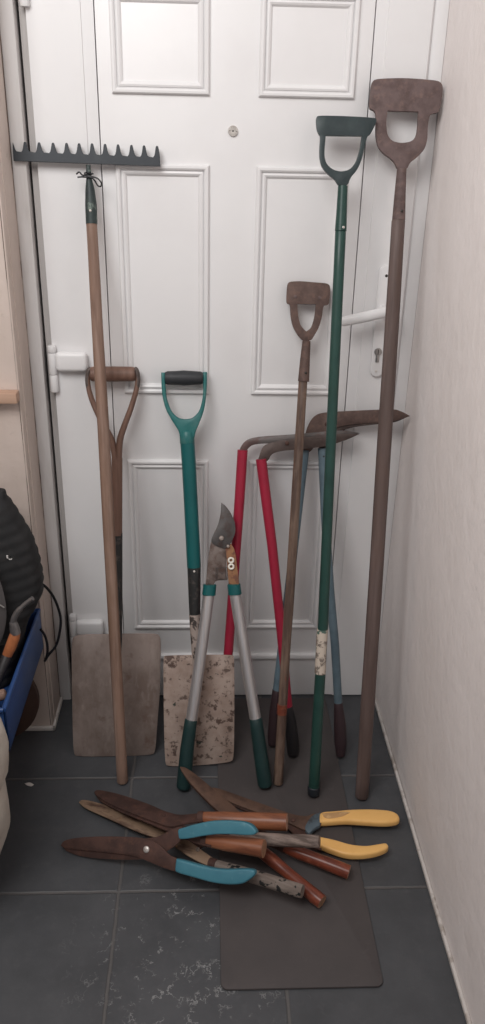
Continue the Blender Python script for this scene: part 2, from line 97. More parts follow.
M['green_head'] = mat('worn_green_black_steel', (.027,.040,.043), .42, .1, layers=[((.04,.058,.058), 30., .45, .65, .7)])
M['peel_tape'] = mat('flaking_cream_paint', (.58,.50,.42), .7, layers=[((.16,.13,.11), 60., .53, .58, .9), ((.03,.10,.08), 30., .62, .66, .9)], bump=(70., .4, .002))
M['teal'] = mat('teal_plastic', (.007,.105,.107), .38, layers=[((.006,.08,.083), 14., .4, .7, .6), ((.30,.42,.40), 42., .70, .735, .8)])
M['teal_pale'] = mat('scuffed_teal_plastic', (.028,.155,.15), .42, layers=[((.14,.24,.23), 28., .52, .68, .55), ((.010,.11,.108), 14., .45, .7, .6)])
M['rubber'] = mat('charcoal_grip', (.028,.030,.034), .55, layers=[((.05,.05,.055), 50., .5, .7, .5)])
M['alu'] = mat('brushed_aluminium', (.62,.60,.60), .38, .75, layers=[((.46,.44,.44), (200,200,6), .42, .65, .6)])
M['grip_teal'] = mat('dark_teal_grip', (.010,.032,.032), .5, layers=[((.016,.045,.043), 30., .5, .7, .6)])
M['jaw'] = mat('worn_lopper_steel', (.17,.135,.12), .5, .45, layers=[((.09,.055,.045), 50., .45, .62, .85), ((.30,.26,.24), 90., .6, .7, .5)], bump=(140., .3, .001))
M['bladegrey'] = mat('grey_lopper_blade', (.10,.092,.09), .42, .5, layers=[((.075,.045,.037), 45., .5, .68, .8)], bump=(140., .2, .001))
M['arm_rust'] = mat('orange_rusted_arm', (.30,.15,.075), .7, .1, layers=[((.15,.06,.045), 70., .48, .6, .8)], bump=(140., .3, .001))
M['bright'] = mat('bright_worn_steel', (.62,.58,.54), .4, .5, layers=[((.3,.26,.23), 150., .5, .65, .6)])
M['bolt'] = mat('dull_bolt_steel', (.33,.28,.25), .45, .4, layers=[((.15,.10,.08), 150., .5, .65, .7)])
M['link'] = mat('pale_link_metal', (.80,.76,.68), .5, .1)
M['red'] = mat('red_tube_paint', (.34,.018,.045), .36, layers=[((.26,.015,.036), 20., .45, .7, .6), ((.5,.2,.22), 70., .72, .76, .6)])
M['grip_black'] = mat('black_hand_grip', (.017,.015,.017), .5)
M['blue_tube'] = mat('blue_grey_tube_paint', (.125,.18,.215), .42, layers=[((.085,.125,.155), 24., .45, .65, .7), ((.2,.15,.12), 60., .70, .75, .6)])
M['grip_brown'] = mat('brown_hand_grip', (.045,.026,.030), .5)
M['blade_edge'] = mat('edging_shear_steel', (.105,.078,.070), .55, .35, layers=[((.06,.04,.036), 28., .45, .62, .8), ((.17,.13,.115), 60., .6, .7, .5)], bump=(120., .25, .001))
M['strap_steel'] = mat('worn_strap_steel', (.125,.10,.092), .5, .4, layers=[((.06,.045,.04), 50., .45, .65, .8)], bump=(120., .25, .001))
M['edge'] = mat('grubby_door_edge', (.50,.47,.455), .5, layers=[((.30,.27,.25), (30,30,4), .52, .72, .6)])  # greyer base paints in the shade of the recessed strip; grime streaks over it
M['neck_grey'] = mat('grey_edging_steel', (.12,.105,.10), .5, .4, layers=[((.10,.055,.05), 30., .5, .62, .8)], bump=(120., .25, .001))
M['blue_dip'] = mat('light_blue_dipped_plastic', (.060,.205,.265), .38, layers=[((.04,.155,.21), 18., .42, .65, .6), ((.13,.28,.33), 60., .6, .72, .5)], bump=(60., .15, .001))
M['yellow'] = mat('yellow_plastic', (.86,.50,.17), .38, layers=[((.76,.40,.12), 16., .45, .7, .6)])
M['patch'] = mat('worn_brown_patch', (.50,.29,.13), .5, layers=[((.66,.42,.2), 45., .5, .6, .8)])
M['collar_blue'] = mat('blue_grey_tang_steel', (.12,.16,.19), .5, .4, layers=[((.06,.06,.06), 50., .5, .65, .8)], bump=(120., .3, .001))
M['wood_orange'] = mat('varnished_orange_wood', (.27,.10,.048), .38, layers=[((.13,.042,.023), (9,45,45), .45, .68, .9), ((.42,.19,.10), (4,40,40), .55, .75, .6)])
M['wood_red'] = mat('varnished_red_brown_wood', (.20,.050,.026), .30, layers=[((.09,.022,.014), (10,40,40), .42, .65, .9), ((.34,.13,.07), 28., .58, .68, .7)])
M['wood_weather'] = mat('cracked_weathered_wood', (.28,.215,.185), .75, layers=[((.09,.065,.055), (12,70,70), .45, .6, .9), ((.34,.27,.23), (20,80,80), .58, .7, .6)], bump=((14,150,150), .7, .003))
M['wood_flake'] = mat('weathered_wood_with_black_flakes', (.22,.18,.155), .75, layers=[((.13,.10,.085), (14,80,80), .45, .6, .8), ((.012,.012,.012), (48,60,60), .56, .59, 1.)], bump=((30,120,120), .6, .003))
M['endgrain'] = mat('pale_end_grain', (.56,.34,.25), .7, layers=[((.36,.2,.14), 120., .45, .65, .7)])
M['endgrain_dark'] = mat('dull_end_grain', (.36,.20,.12), .7, layers=[((.2,.1,.06), 120., .45, .65, .7)])
M['mat'] = mat('brown_grey_rubber', (.072,.062,.061), .72, layers=[((.060,.052,.052), 9., .4, .65, .8), ((.09,.078,.075), 60., .6, .72, .4)], bump=(160., .25, .001))
M['wall_wood'] = mat('pinkish_pine', (.50,.33,.24), .6, layers=[((.38,.23,.16), (5,50,60), .42, .68, .8)])
M['tray_blue'] = mat('blue_tray_paint', (.022,.065,.20), .42, layers=[((.016,.045,.14), 12., .45, .65, .7), ((.12,.18,.32), 60., .68, .73, .6)])
M['black_fabric'] = mat('black_ribbed_fabric', (.016,.016,.017), .8, layers=[((.028,.027,.027), 30., .45, .7, .7)], bump=(220., .2, .001))
M['strap_grey'] = mat('grey_webbing', (.075,.068,.068), .8)
M['cable'] = mat('black_cable_sheath', (.011,.011,.014), .45)
M['cord'] = mat('pale_cord', (.22,.21,.2), .7)
M['sack'] = mat('off_white_woven_sack', (.52,.47,.41), .85, layers=[((.36,.31,.26), 14., .45, .68, .8)], bump=(60., .4, .004))
M['disc'] = mat('dark_brown_board', (.075,.042,.032), .7, layers=[((.045,.026,.022), (8,40,8), .42, .65, .8)])
M['chrome'] = mat('worn_chrome', (.42,.41,.40), .3, .9)
M['keyhole'] = mat('dark_key_slot', (.05,.045,.04), .5, .5)
M['fork'] = mat('dull_tool_steel', (.22,.21,.21), .4, .7, layers=[((.10,.085,.08), 40., .5, .7, .7)])
M['white_mark'] = mat('white_logo_print', (.62,.60,.58), .6)
M['tool_orange'] = mat('orange_tool_wood', (.42,.15,.06), .45, layers=[((.30,.10,.04), 30., .45, .65, .7)])

def floor_mat():
    m = bpy.data.materials.new('slate_floor_tiles'); m.use_nodes = True
    nt = m.node_tree; N = nt.nodes; L = nt.links; b = N['Principled BSDF']
    tc = N.new('ShaderNodeTexCoord'); sp = N.new('ShaderNodeSeparateXYZ'); L.new(tc.outputs['Object'], sp.inputs[0])
    def mth(op, a, bb=None, c=None):
        n = N.new('ShaderNodeMath'); n.operation = op
        for i, v in enumerate((a, bb, c)):
            if v is None: continue
            if isinstance(v, (int, float)): n.inputs[i].default_value = v
            else: L.new(v, n.inputs[i])
        return n.outputs[0]
    def nz(scale, det=6, loc=0):
        mp = N.new('ShaderNodeMapping'); mp.inputs['Scale'].default_value = (scale,)*3; mp.inputs['Location'].default_value = (loc, loc*.7, 0)
        L.new(tc.outputs['Object'], mp.inputs[0]); n = N.new('ShaderNodeTexNoise'); n.inputs['Scale'].default_value = 1; n.inputs['Detail'].default_value = det
        n.inputs['Roughness'].default_value = .65
        L.new(mp.outputs[0], n.inputs['Vector']); return n.outputs['Fac']
    wob = mth('MULTIPLY', mth('SUBTRACT', nz(30, 3), .5), .004)
    def dist(axis, off, pitch):
        a = mth('ADD', mth('SUBTRACT', sp.outputs[axis], off), wob)
        f = mth('FRACT', mth('DIVIDE', a, pitch))
        return mth('MULTIPLY', mth('MINIMUM', f, mth('SUBTRACT', 1., f)), pitch)
    d = mth('MINIMUM', dist(0, -.1819-3.31, .331), dist(1, 1.2119-3.3, .330))
    gm = N.new('ShaderNodeMapRange'); gm.inputs['From Min'].default_value = .0020; gm.inputs['From Max'].default_value = .0045
    gm.inputs['To Min'].default_value = 1; gm.inputs['To Max'].default_value = 0; L.new(d, gm.inputs['Value'])
    def mix(fac, A, B):
        x = N.new('ShaderNodeMix'); x.data_type = 'RGBA'; L.new(fac, x.inputs['Factor'])
        for k, v in (('A', A), ('B', B)):
            if isinstance(v, tuple): x.inputs[k].default_value = (*v, 1)
            else: L.new(v, x.inputs[k])
        return x.outputs['Result']
    def rng(v, lo, hi, st):
        r = N.new('ShaderNodeMapRange'); r.inputs['From Min'].default_value = lo; r.inputs['From Max'].default_value = hi; r.inputs['To Max'].default_value = st
        L.new(v, r.inputs['Value']); return r.outputs['Result']
    c = mix(rng(nz(7), .35, .65, 1.), (.050,.052,.057), (.070,.072,.078))
    c = mix(rng(nz(40, 6, 3), .55, .75, .5), c, (.088,.09,.094))
    # white scuffs, a cluster of worn scratches on one tile
    v1 = N.new('ShaderNodeVectorMath'); v1.operation = 'DISTANCE'; L.new(tc.outputs['Object'], v1.inputs[0]); v1.inputs[1].default_value = (-.04, 1.06, 0)
    near = N.new('ShaderNodeMapRange'); near.inputs['From Min'].default_value = .26; near.inputs['From Max'].default_value = .10; near.inputs['To Max'].default_value = .075
    L.new(v1.outputs['Value'], near.inputs['Value'])
    def clamp01(v, lo, hi):
        r = N.new('ShaderNodeMapRange'); r.inputs['From Min'].default_value = lo; r.inputs['From Max'].default_value = hi; L.new(v, r.inputs['Value']); return r.outputs['Result']
    vein = clamp01(mth('ABSOLUTE', mth('SUBTRACT', nz(17, 5, 9), .5)), .016, .004)
    patch = clamp01(nz(24, 3, 4), .50, .60)
    speck = clamp01(nz(70, 3, 6), .66, .72)
    s = mth('MULTIPLY', mth('MAXIMUM', mth('MULTIPLY', vein, patch), mth('MULTIPLY', speck, patch)), mth('MULTIPLY', near.outputs['Result'], 10.))
    c = mix(s, c, (.30,.30,.30))
    c = mix(mth('MULTIPLY', gm.outputs['Result'], .8), c, (.105,.098,.095))
    L.new(c, b.inputs['Base Color'])
    b.inputs['Roughness'].default_value = .55
    h = mth('SUBTRACT', mth('MULTIPLY', nz(28, 8, 2), .5), gm.outputs['Result'])
    bp = N.new('ShaderNodeBump'); bp.inputs['Strength'].default_value = .55; bp.inputs['Distance'].default_value = .0035
    L.new(h, bp.inputs['Height']); L.new(bp.outputs['Normal'], b.inputs['Normal'])
    return m
M['floor'] = floor_mat()

# ------------------------------------------------------------------ helpers
def link(name, bm, material, parent=None, smooth=True, mats=()):
    me = bpy.data.meshes.new(name)
    bmesh.ops.recalc_face_normals(bm, faces=bm.faces[:])
    bm.to_mesh(me); bm.free()
    me.materials.append(material)
    for mm in mats: me.materials.append(mm)
    if smooth:
        for p in me.polygons: p.use_smooth = True
        me.set_sharp_from_angle(angle=math.radians(38))
    o = bpy.data.objects.new(name, me); COL.objects.link(o)
    if parent is not None: o.parent = parent
    return o

def thing(name, label, cat, loc=(0,0,0), ax=None, group=None):
    o = bpy.data.objects.new(name, None); COL.objects.link(o)
    o.empty_display_size = .05
    if ax: 
        x, y, z = [V(a) for a in ax]
        mm = Matrix((x, y, z)).transposed().to_4x4(); mm.translation = V(loc); o.matrix_world = mm
    else: o.location = loc
    o['label'] = label; o['category'] = cat
    if group: o['group'] = group
    return o

def tag(o, label, cat, group=None):
    o['label'] = label; o['category'] = cat
    if group: o['group'] = group
    return o

def struct(o):
    o['kind'] = 'structure'; return o

def chaikin(pts, passes=2, cut=.22, sharp=75):
    for _ in range(passes):
        out = []; n = len(pts)
        for i in range(n):
            a, p, b = V(pts[i-1]), V(pts[i]), V(pts[(i+1) % n])
            d1, d2 = p-a, b-p
            ang = 0 if d1.length < 1e-6 or d2.length < 1e-6 else math.degrees(d1.angle(d2))
            if ang > sharp: out.append(tuple(p)); continue
            out.append(tuple(p-d1*cut)); out.append(tuple(p+d2*cut))
        pts = out
    return pts

def plate(bm, pts, t, off=0., plane='xz', holes=(), bevel=0., passes=2, sharp=75, segs=2):
    """flat outline given thickness t, centred on offset off along the plane's normal"""
    P = lambda q, h: V((q[0], h, q[1])) if plane == 'xz' else V((q[0], q[1], h))
    tmp = bmesh.new()
    grown = []
    for h in holes:
        cx, cy = sum(q[0] for q in h)/len(h), sum(q[1] for q in h)/len(h)
        grown.append([(cx+(q[0]-cx)*1.07, cy+(q[1]-cy)*1.05) for q in h])
    loops = [chaikin(pts, passes, sharp=sharp)] + [chaikin(h, passes, sharp=60) for h in grown]
    if len(loops) == 1:
        tmp.faces.new([tmp.verts.new(P(q, off-t/2)) for q in loops[0]])
    else:
        ed = []
        for lp in loops:
            vs = [tmp.verts.new(P(q, off-t/2)) for q in lp]
            ed += [tmp.edges.new((vs[i], vs[(i+1) % len(vs)])) for i in range(len(vs))]
        bmesh.ops.triangle_fill(tmp, use_beauty=True, use_dissolve=False, edges=ed)
    fs = tmp.faces[:]
    r = bmesh.ops.extrude_face_region(tmp, geom=fs)
    vs = [g for g in r['geom'] if isinstance(g, bmesh.types.BMVert)]
    d = V((0, t, 0)) if plane == 'xz' else V((0, 0, t))
    bmesh.ops.translate(tmp, verts=vs, vec=d)
    bmesh.ops.recalc_face_normals(tmp, faces=tmp.faces[:])
    if bevel:
        es = [e for e in tmp.edges if len(e.link_faces) == 2 and abs(math.degrees(e.calc_face_angle(0)) - 90) < 12
              and abs((e.verts[0].co-e.verts[1].co).normalized().dot(d.normalized())) < .5]
        bmesh.ops.bevel(tmp, geom=es, offset=bevel, segments=segs, affect='EDGES', profile=.5, clamp_overlap=True)
    me = bpy.data.meshes.new('t'); tmp.to_mesh(me); tmp.free(); bm.from_mesh(me); bpy.data.meshes.remove(me)

def box(bm, lo, hi, bevel=0., segs=2):
    tmp = bmesh.new(); bmesh.ops.create_cube(tmp, size=1)
    for v in tmp.verts: v.co = V([lo[i] + (v.co[i]+.5)*(hi[i]-lo[i]) for i in range(3)])
    if bevel: bmesh.ops.bevel(tmp, geom=tmp.edges[:], offset=bevel, segments=segs, affect='EDGES', profile=.5, clamp_overlap=True)
    me = bpy.data.meshes.new('t'); tmp.to_mesh(me); tmp.free(); bm.from_mesh(me); bpy.data.meshes.remove(me)

def tube(bm, pts, radii, segs=20, round_ends=0., flat=1., up=None, capmat=(0, 0), wob=0.):
    """tube through 3-D points; radii per point; flat squashes along the second axis; round_ends pulls dome rings of that share"""
    pts = [V(p) for p in pts]; radii = list(radii) if hasattr(radii, '__len__') else [radii]*len(pts)
    if round_ends:
        d0 = (pts[0]-pts[1]).normalized(); d1 = (pts[-1]-pts[-2]).normalized(); r0, r1 = radii[0], radii[-1]
        A = []; B = []
        for k in (1, 2, 3):
            a = k/3*math.pi/2*.92
            A.append((pts[0]+d0*r0*round_ends*math.sin(a), r0*math.cos(a))); B.append((pts[-1]+d1*r1*round_ends*math.sin(a), r1*math.cos(a)))
        pts = [p for p, _ in A[::-1]] + pts + [p for p, _ in B]; radii = [r for _, r in A[::-1]] + radii + [r for _, r in B]
    n = len(pts)
    tn = [(pts[min(i+1, n-1)]-pts[max(i-1, 0)]).normalized() for i in range(n)]
    ref = V(up) if up else (V((0, 1, 0)) if abs(tn[0].y) < .9 else V((1, 0, 0)))
    u = (ref - tn[0]*ref.dot(tn[0])).normalized()
    rings = []
    for i in range(n):
        u = (u - tn[i]*u.dot(tn[i])).normalized(); w = tn[i].cross(u)
        rr = radii[i]
        ring = []
        for k in range(segs):
            a = 2*math.pi*k/segs
            q = rr*(1+wob*(math.sin(3*a+i*.7)*.5+math.sin(2*a-i*1.3)*.5)) if wob else rr
            ring.append(bm.verts.new(pts[i] + w*(q*math.cos(a)) + u*(q*flat*math.sin(a))))
        rings.append(ring)
    for i in range(n-1):
        for k in range(segs):
            bm.faces.new((rings[i][k], rings[i][(k+1) % segs], rings[i+1][(k+1) % segs], rings[i+1][k]))
    f = bm.faces.new(rings[0][::-1]); f.material_index = capmat[0]
    f = bm.faces.new(rings[-1]); f.material_index = capmat[1]

def dens(lst, n=5):
    """more points along a list of tuples"""
    out = []
    for a, b in zip(lst[:-1], lst[1:]):
        for k in range(n): out.append(tuple(x+(y-x)*k/n for x, y in zip(a, b)))
    return out+[lst[-1]]

def cat_rom(pts, n=5):
    P = [V(p) for p in pts]; out = []
    for i in range(len(P)-1):
        p0, p1, p2, p3 = P[max(i-1, 0)], P[i], P[i+1], P[min(i+2, len(P)-1)]
        for k in range(n):
            t = k/n
            out.append(.5*((2*p1)+(p2-p0)*t+(2*p0-5*p1+4*p2-p3)*t*t+(3*p1-p0-3*p2+p3)*t**3))
    return out+[P[-1]]

def rod(bm, lst, y=0., n=5, **k):
    l = dens(lst, n); tube(bm, [(a[0], y, a[1]) for a in l], [a[2] for a in l], **k)

def dome(bm, c, r, h, axis, segs=16):
    """low rounded button, e.g. a bolt head"""
    c = V(c); ax = V(axis).normalized()
    tube(bm, [c-ax*.0005, c+ax*h*.55, c+ax*h*.88, c+ax*h], [r, r*.92, r*.6, r*.15], segs)

NB = bmesh.new

# ------------------------------------------------------------------ the setting
bm = NB(); box(bm, (-1.5, -1.2, -.05), (.4735, 1.90, 0)); struct(link('floor', bm, M['floor'], smooth=False))

# right wall: slightly wavy plaster, with a thin skirting strip along its foot
bm = NB(); ny, nz_ = 40, 40; g = []
for j in range(nz_+1):
    row = []
    for i in range(ny+1):
        y = -1.2+3.1*i/ny; z = 2.5*j/nz_
        wv = .0035*math.sin(y*5.1+z*.8)+.002*math.sin(z*4.3+y*2.) if y < 1.75 else 0
        row.append(bm.verts.new((.4735+max(0, wv)*.6, y, z)))
    g.append(row)
for j in range(nz_):
    for i in range(ny): bm.faces.new((g[j][i], g[j][i+1], g[j+1][i+1], g[j+1][i]))
r = bmesh.ops.extrude_face_region(bm, geom=bm.faces[:])
bmesh.ops.translate(bm, verts=[q for q in r['geom'] if isinstance(q, bmesh.types.BMVert)], vec=(.1, 0, 0))
struct(link('wall_right', bm, M['plaster']))
bm = NB(); box(bm, (.4655, -1.2, 0), (.4735, 1.845, .011), .003); struct(link('baseboard_right', bm, M['skirt']))

# the wall stub left of the doorway: front face and return
bm = NB(); box(bm, (-1.5, 1.7255, 0), (-.4065, 1.90, 2.5), .004); struct(link('wall_left', bm, M['cream']))
bm = NB(); box(bm, (-1.5, 1.7165, 0), (-.3985, 1.7255, .013), .003); box(bm, (-.4065, 1.7165, 0), (-.3985, 1.846, .013), .003)
struct(link('baseboard_left', bm, M['skirt']))
bm = NB(); box(bm, (-.4075, 1.752, .013), (-.4045, 1.7535, 2.5)); struct(link('trim_1', bm, M['cream'], smooth=False))
bm = NB(); box(bm, (-1.5, 1.90, 0), (.5735, 1.99, 2.5)); struct(link('wall_back', bm, M['gap'], smooth=False))
# left wall of the lobby, out of the frame, closes the room
bm = NB(); box(bm, (-1.55, -1.2, 0), (-1.5, 1.99, 2.5)); struct(link('wall_side', bm, M['cream'], smooth=False))

D = 1.8563   # front face of the door
# door frame
bm = NB()
box(bm, (-.4065, 1.846, 0), (-.3765, 1.90, 2.5), .003)
struct(link('trim_2', bm, M['frame']))
bm = NB(); box(bm, (-.4068, 1.8425, .013), (-.4050, 1.8465, 2.5)); box(bm, (-.4115, 1.7248, .013), (-.4100, 1.7262, 2.5)); struct(link('trim_4', bm, M['crack'], smooth=False))
bm = NB(); box(bm, (.4428, D+.008, 0), (.4735, 1.90, 2.5), .003); struct(link('trim_3', bm, M['upvc']))

# the door: two stiles, the middle panel, six moulded frames
bm = NB()
def stile(xs):   # (x, y) section run up the door
    lo = [bm.verts.new((x, y, .004)) for x, y in xs]; hi = [bm.verts.new((x, y, 2.06)) for x, y in xs]
    n = len(xs)
    for i in range(n): bm.faces.new((lo[i], lo[(i+1) % n], hi[(i+1) % n], hi[i]))
    bm.faces.new(lo[::-1]); bm.faces.new(hi)
stile([(-.3555, D+.016), (-.3555, D), (-.2505, D), (-.2490, D+.0025), (-.2255, D+.004), (-.2250, D+.030), (-.3555, D+.030)])
stile([(.3272, D+.030), (.3276, D+.004), (.3510, D+.0025), (.3525, D), (.4390, D), (.4425, D+.004), (.4425, D+.030)])
box(bm, (-.3720, D+.030, .004), (.4400, D+.042, 2.06))
door = link('door_1', bm, M['upvc']); struct(door)
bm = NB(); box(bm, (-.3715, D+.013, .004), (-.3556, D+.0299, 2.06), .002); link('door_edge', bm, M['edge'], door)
bm = NB(); box(bm, (-.2232, D+.002, .004), (.3254, D+.0298, 2.06), .0015); link('door_panel', bm, M['upvc'], door)
PROF = [(0, 0), (.0005, .005), (.003, .0085), (.007, .0088), (.0103, .0066), (.0112, .0022), (.0128, .0020), (.0136, .0052), (.0170, .0064), (.0205, .0045), (.0238, .0004), (.0238, -.004)]
def moulding(x0, x1, z0, z1):
    bm = NB(); rings = []
    for d, h in PROF:
        rings.append([bm.verts.new(p) for p in ((x0+d, D+.002-h, z0+d), (x1-d, D+.002-h, z0+d), (x1-d, D+.002-h, z1-d), (x0+d, D+.002-h, z1-d))])
    for a, b in zip(rings[:-1], rings[1:]):
        for k in range(4): bm.faces.new((a[k], a[(k+1) % 4], b[(k+1) % 4], b[k]))
    o = link('panel_moulding', bm, M['upvc'], door, smooth=False)
for x0, x1 in ((-.1955, .0012), (.1000, .2955)):
    for z0, z1 in ((.2285, .7115), (.8785, 1.3735), (1.5030, 1.6850)): moulding(x0, x1, z0, z1)
bm = NB(); box(bm, (-.2225, D-.008, .131), (.3248, D+.004, .146), .003, 3); link('weather_bar', bm, M['upvc'], door)
# peephole
bm = NB(); c = V((.0494, D+.002, 1.4392)); tube(bm, [c, c-V((0,.004,0)), c-V((0,.0045,0)), c-V((0,.002,0))], [.0105, .0100, .0060, .0050], 20)
pe = link('peephole', bm, M['bright'], door)
bm = NB(); dome(bm, c-V((0,.002,0)), .0045, .0025, (0,-1,0)); link('lens', bm, M['keyhole'], pe)
# handle
bm = NB()
px, z0, z1, hw = .3925, .9255, 1.1780, .0155
out = [(px+hw*math.cos(a), z0+hw+hw*math.sin(a)) for a in [math.pi+k*math.pi/8 for k in range(9)]] + [(px+hw*math.cos(a), z1-hw+hw*math.sin(a)) for a in [k*math.pi/8 for k in range(9)]]
plate(bm, out, .009, D-.0045, bevel=.003, passes=0)
hd = link('door_handle', bm, M['upvc'], door)
bm = NB()
tube(bm, [(.3925, D-.008, 1.080), (.3925, D-.022, 1.080), (.3925, D-.044, 1.0805)], [.0125, .0105, .0100], 18)
pts = cat_rom([(.3985, D-.046, 1.0845), (.375, D-.053, 1.0805), (.335, D-.055, 1.0715), (.297, D-.052, 1.0625)], 4)
tube(bm, pts, [.0105+.0016*math.sin(i/len(pts)*3.1) for i in range(len(pts))], 16, round_ends=.8, flat=.75, up=(0,1,0)); link('lever', bm, M['upvc'], hd)
bm = NB(); cz = .9855
tube(bm, [(.3905, D-.008, cz), (.3905, D-.0125, cz), (.3905, D-.013, cz)], [.0088, .0088, .0060], 20)
box(bm, (.3862, D-.0122, cz-.025), (.3948, D-.008, cz), .002); cy = link('lock_cylinder', bm, M['chrome'], hd)
bm = NB(); box(bm, (.3897, D-.0138, cz-.006), (.3913, D-.012, cz+.006)); link('keyway', bm, M['keyhole'], cy)
for z, mm in ((1.1555, 'keyhole'), (.9395, 'skirt')):
    bm = NB(); dome(bm, (.3940 if z > 1 else .3905, D-.0085, z), .0035, .0016, (0,-1,0), 12); link('screw', bm, M[mm], hd)
# hinges
def hinge(zc):
    bm = NB()
    for a, b in ((-.074, -.034), (-.033, .017), (.018, .034)):
        tube(bm, [(-.3550, D-.006, zc+a), (-.3550, D-.006, zc+a+.003), (-.3550, D-.006, zc+b-.003), (-.3550, D-.006, zc+b)], [.0085, .0098, .0098, .0085], 18)
    h = link('hinge', bm, M['upvc'], door)
    bm = NB(); box(bm, (-.3470, D-.024, zc-.0235), (-.2750, D-.0002, zc+.0215), .0095, 4); link('hinge_cover', bm, M['upvc'], h)
hinge(.9565); hinge(.2405); hinge(1.722)

# floor mat, a long rubber strip
def rrect(x0, x1, y0, y1, r, n=6):
    o = []
    for cx, cy, a0 in ((x1-r, y1-r, 0), (x0+r, y1-r, 90), (x0+r, y0+r, 180), (x1-r, y0+r, 270)):
        o += [(cx+r*math.cos(math.radians(a0+90*k/n)), cy+r*math.sin(math.radians(a0+90*k/n))) for k in range(n+1)]
    return o
bm = NB(); plate(bm, rrect(.0270, .3310, .9905, 1.842, .014), .006, .003, 'xy', bevel=.002, passes=0)
tag(link('floor_mat', bm, M['mat']), 'plain brown-grey rubber mat lying lengthways on the slate tiles up to the door', 'mat')

# ------------------------------------------------------------------ leaning tools
def child(parent, name, material, fn, smooth=True, mats=()):
    bm = NB(); fn(bm); return link(name, bm, material, parent, smooth, mats)

# --- garden rake
g = G['rake']
t = thing('garden_rake', 'tall wooden-handled garden rake with black toothed head up, leaning on the white door', 'rake', g['loc'], g['ax'])
child(t, 'shaft', M['wood_rake'], lambda b: rod(b, g['shaft'], n=6, round_ends=.5, wob=.025))
sk = child(t, 'socket', M['socket_green'], lambda b: rod(b, [g['socket'][0]]+g['socket'], n=3))
child(sk, 'rivet', M['bright'], lambda b: dome(b, (.0005, -.0118, 1.305), .0028, .002, (0,-1,0), 10))
def rake_head(b):
    (x0, zt0), (x1, zt1), (_, zb1), (_, zb0) = g['bar']
    pts = [(x0, zb0), (x1, zb1)]
    tl = g['tips'][::-1]
    for i, (tx, tz) in enumerate(tl):
        zt = zt0+(zt1-zt0)*(tx-x0)/(x1-x0)
        prof = [(.0088, zt), (.0062, zt+.0032), (.0047, zt+.0085), (.0030, tz-.0035), (.0021, tz-.0008), (.0007, tz)]
        run = [(tx+w, z) for w, z in prof] + [(tx-w, z) for w, z in prof[::-1]]
        if i == 0: run = [(x1, zt)]+[q for q in run if q[0] < x1]
        if i == 11: run = [q for q in run if q[0] > x0]+[(x0, zt)]
        pts += run
    plate(b, pts, .004, 0, bevel=.001, passes=0)
hd = child(t, 'rake_head', M['steel_dark'], rake_head, smooth=False)
child(t, 'wire_tie', M['cable'], lambda b: [tube(b, cat_rom([(x, -.0085-.002*math.sin(i*1.3), z) for i, (x, z) in enumerate(g['tie'])], 3), .0016, 8),
    tube(b, [(.0085*math.cos(a), .0085*math.sin(a), 1.3785+.001*math.sin(a*2)) for a in [k*math.pi/8 for k in range(17)]], .0017, 8)])

# --- old D-handled spade behind the rake
g = G['spade1']
t = thing('garden_spade', 'old rusty spade with wide blade and split wooden D-handle, standing behind the rake', 'spade', g['loc'], g['ax'])
bl = child(t, 'blade', M['spade_plate'], lambda b: plate(b, g['blade'], .004, 0, bevel=.0012))
sh = child(t, 'shaft', M['wood_dark'], lambda b: [rod(b, g['shaft'], n=4)] and [tube(b, cat_rom([(x, 0, z) for x, z in g[k]], 4), [.0048+.0034*min(1, i/24) for i in range(25)], 14, flat=1.6, up=(0,1,0)) for k in ('strapR', 'strapL')])
for k, s in (('strapR', 1), ('strapL', -1)):
    def cap(b, k=k, s=s):
        p = g[k]
        tube(b, cat_rom([(p[0][0]-s*.004, 0, p[0][1]+.008), (p[0][0]+s*.0015, 0, p[0][1]+.002), (p[1][0]+s*.001, 0, p[1][1]), (p[2][0], 0, p[2][1])], 4), [.0046, .0054, .0058, .0058, .0058, .0058, .0058, .0057, .0057, .0057, .0056, .0056, .0055], 14, flat=1.6, up=(0,1,0))
    child(t, 'end_cap', M['strap_steel'], cap)
(ax_, az_, _), (bx_, bz_, _) = g['grip']
child(t, 'grip', M['wood_dark'], lambda b: tube(b, [(ax_+(bx_-ax_)*u, 0, az_+(bz_-az_)*u) for u in (.02, .08, .3, .5, .7, .92, .98)], [.0155, .0168, g['gr'], g['gr']*1.02, g['gr'], .0165, .0150], 20))
child(t, 'socket', M['socket_dark'], lambda b: [rod(b, g['socket'], y=0, n=3, flat=.9), tube(b, [(g['socket'][0][0], -.003, .285), (g['socket'][0][0], -.002, .24), (g['socket'][0][0], -.001, .20)], [.011, .008, .003], 14, flat=.5, up=(0,1,0))])

# --- teal spade
g = G['spade2']
t = thing('digging_spade', 'teal plastic-handled digging spade with paint-speckled tan blade standing against the door', 'spade', g['loc'], g['ax'])
child(t, 'blade', M['spade_speck'], lambda b: plate(b, g['blade'], .004, 0, bevel=.0012))
child(t, 'shaft', M['teal'], lambda b: rod(b, g['shaft'], n=4))
def yoke(b):
    base = g['shaft'][-1]
    plate(b, g['yo']+g['yi'][::-1], .020, 0, bevel=.0036, passes=2, sharp=80, segs=3)
    tube(b, [(base[0], 0, base[1]-.016), (base[0], 0, base[1]-.002), (base[0], 0, base[1]+.010)], [base[2]*1.02, base[2]*1.02, base[2]*.9], 18, round_ends=.35)
yk = child(t, 'yoke', M['teal_pale'], yoke)
(ax_, az_, _), (bx_, bz_, _) = g['grip']
child(t, 'grip', M['rubber'], lambda b: tube(b, [(ax_+(bx_-ax_)*u, 0, az_+(bz_-az_)*u) for u in (.03, .09, .3, .5, .7, .91, .97)], [.0135, .0155, g['gr'], g['gr']*1.08, g['gr'], .0150, .0125], 20))
sk = child(t, 'socket', M['socket_dark'], lambda b: rod(b, g['socket'], n=3))
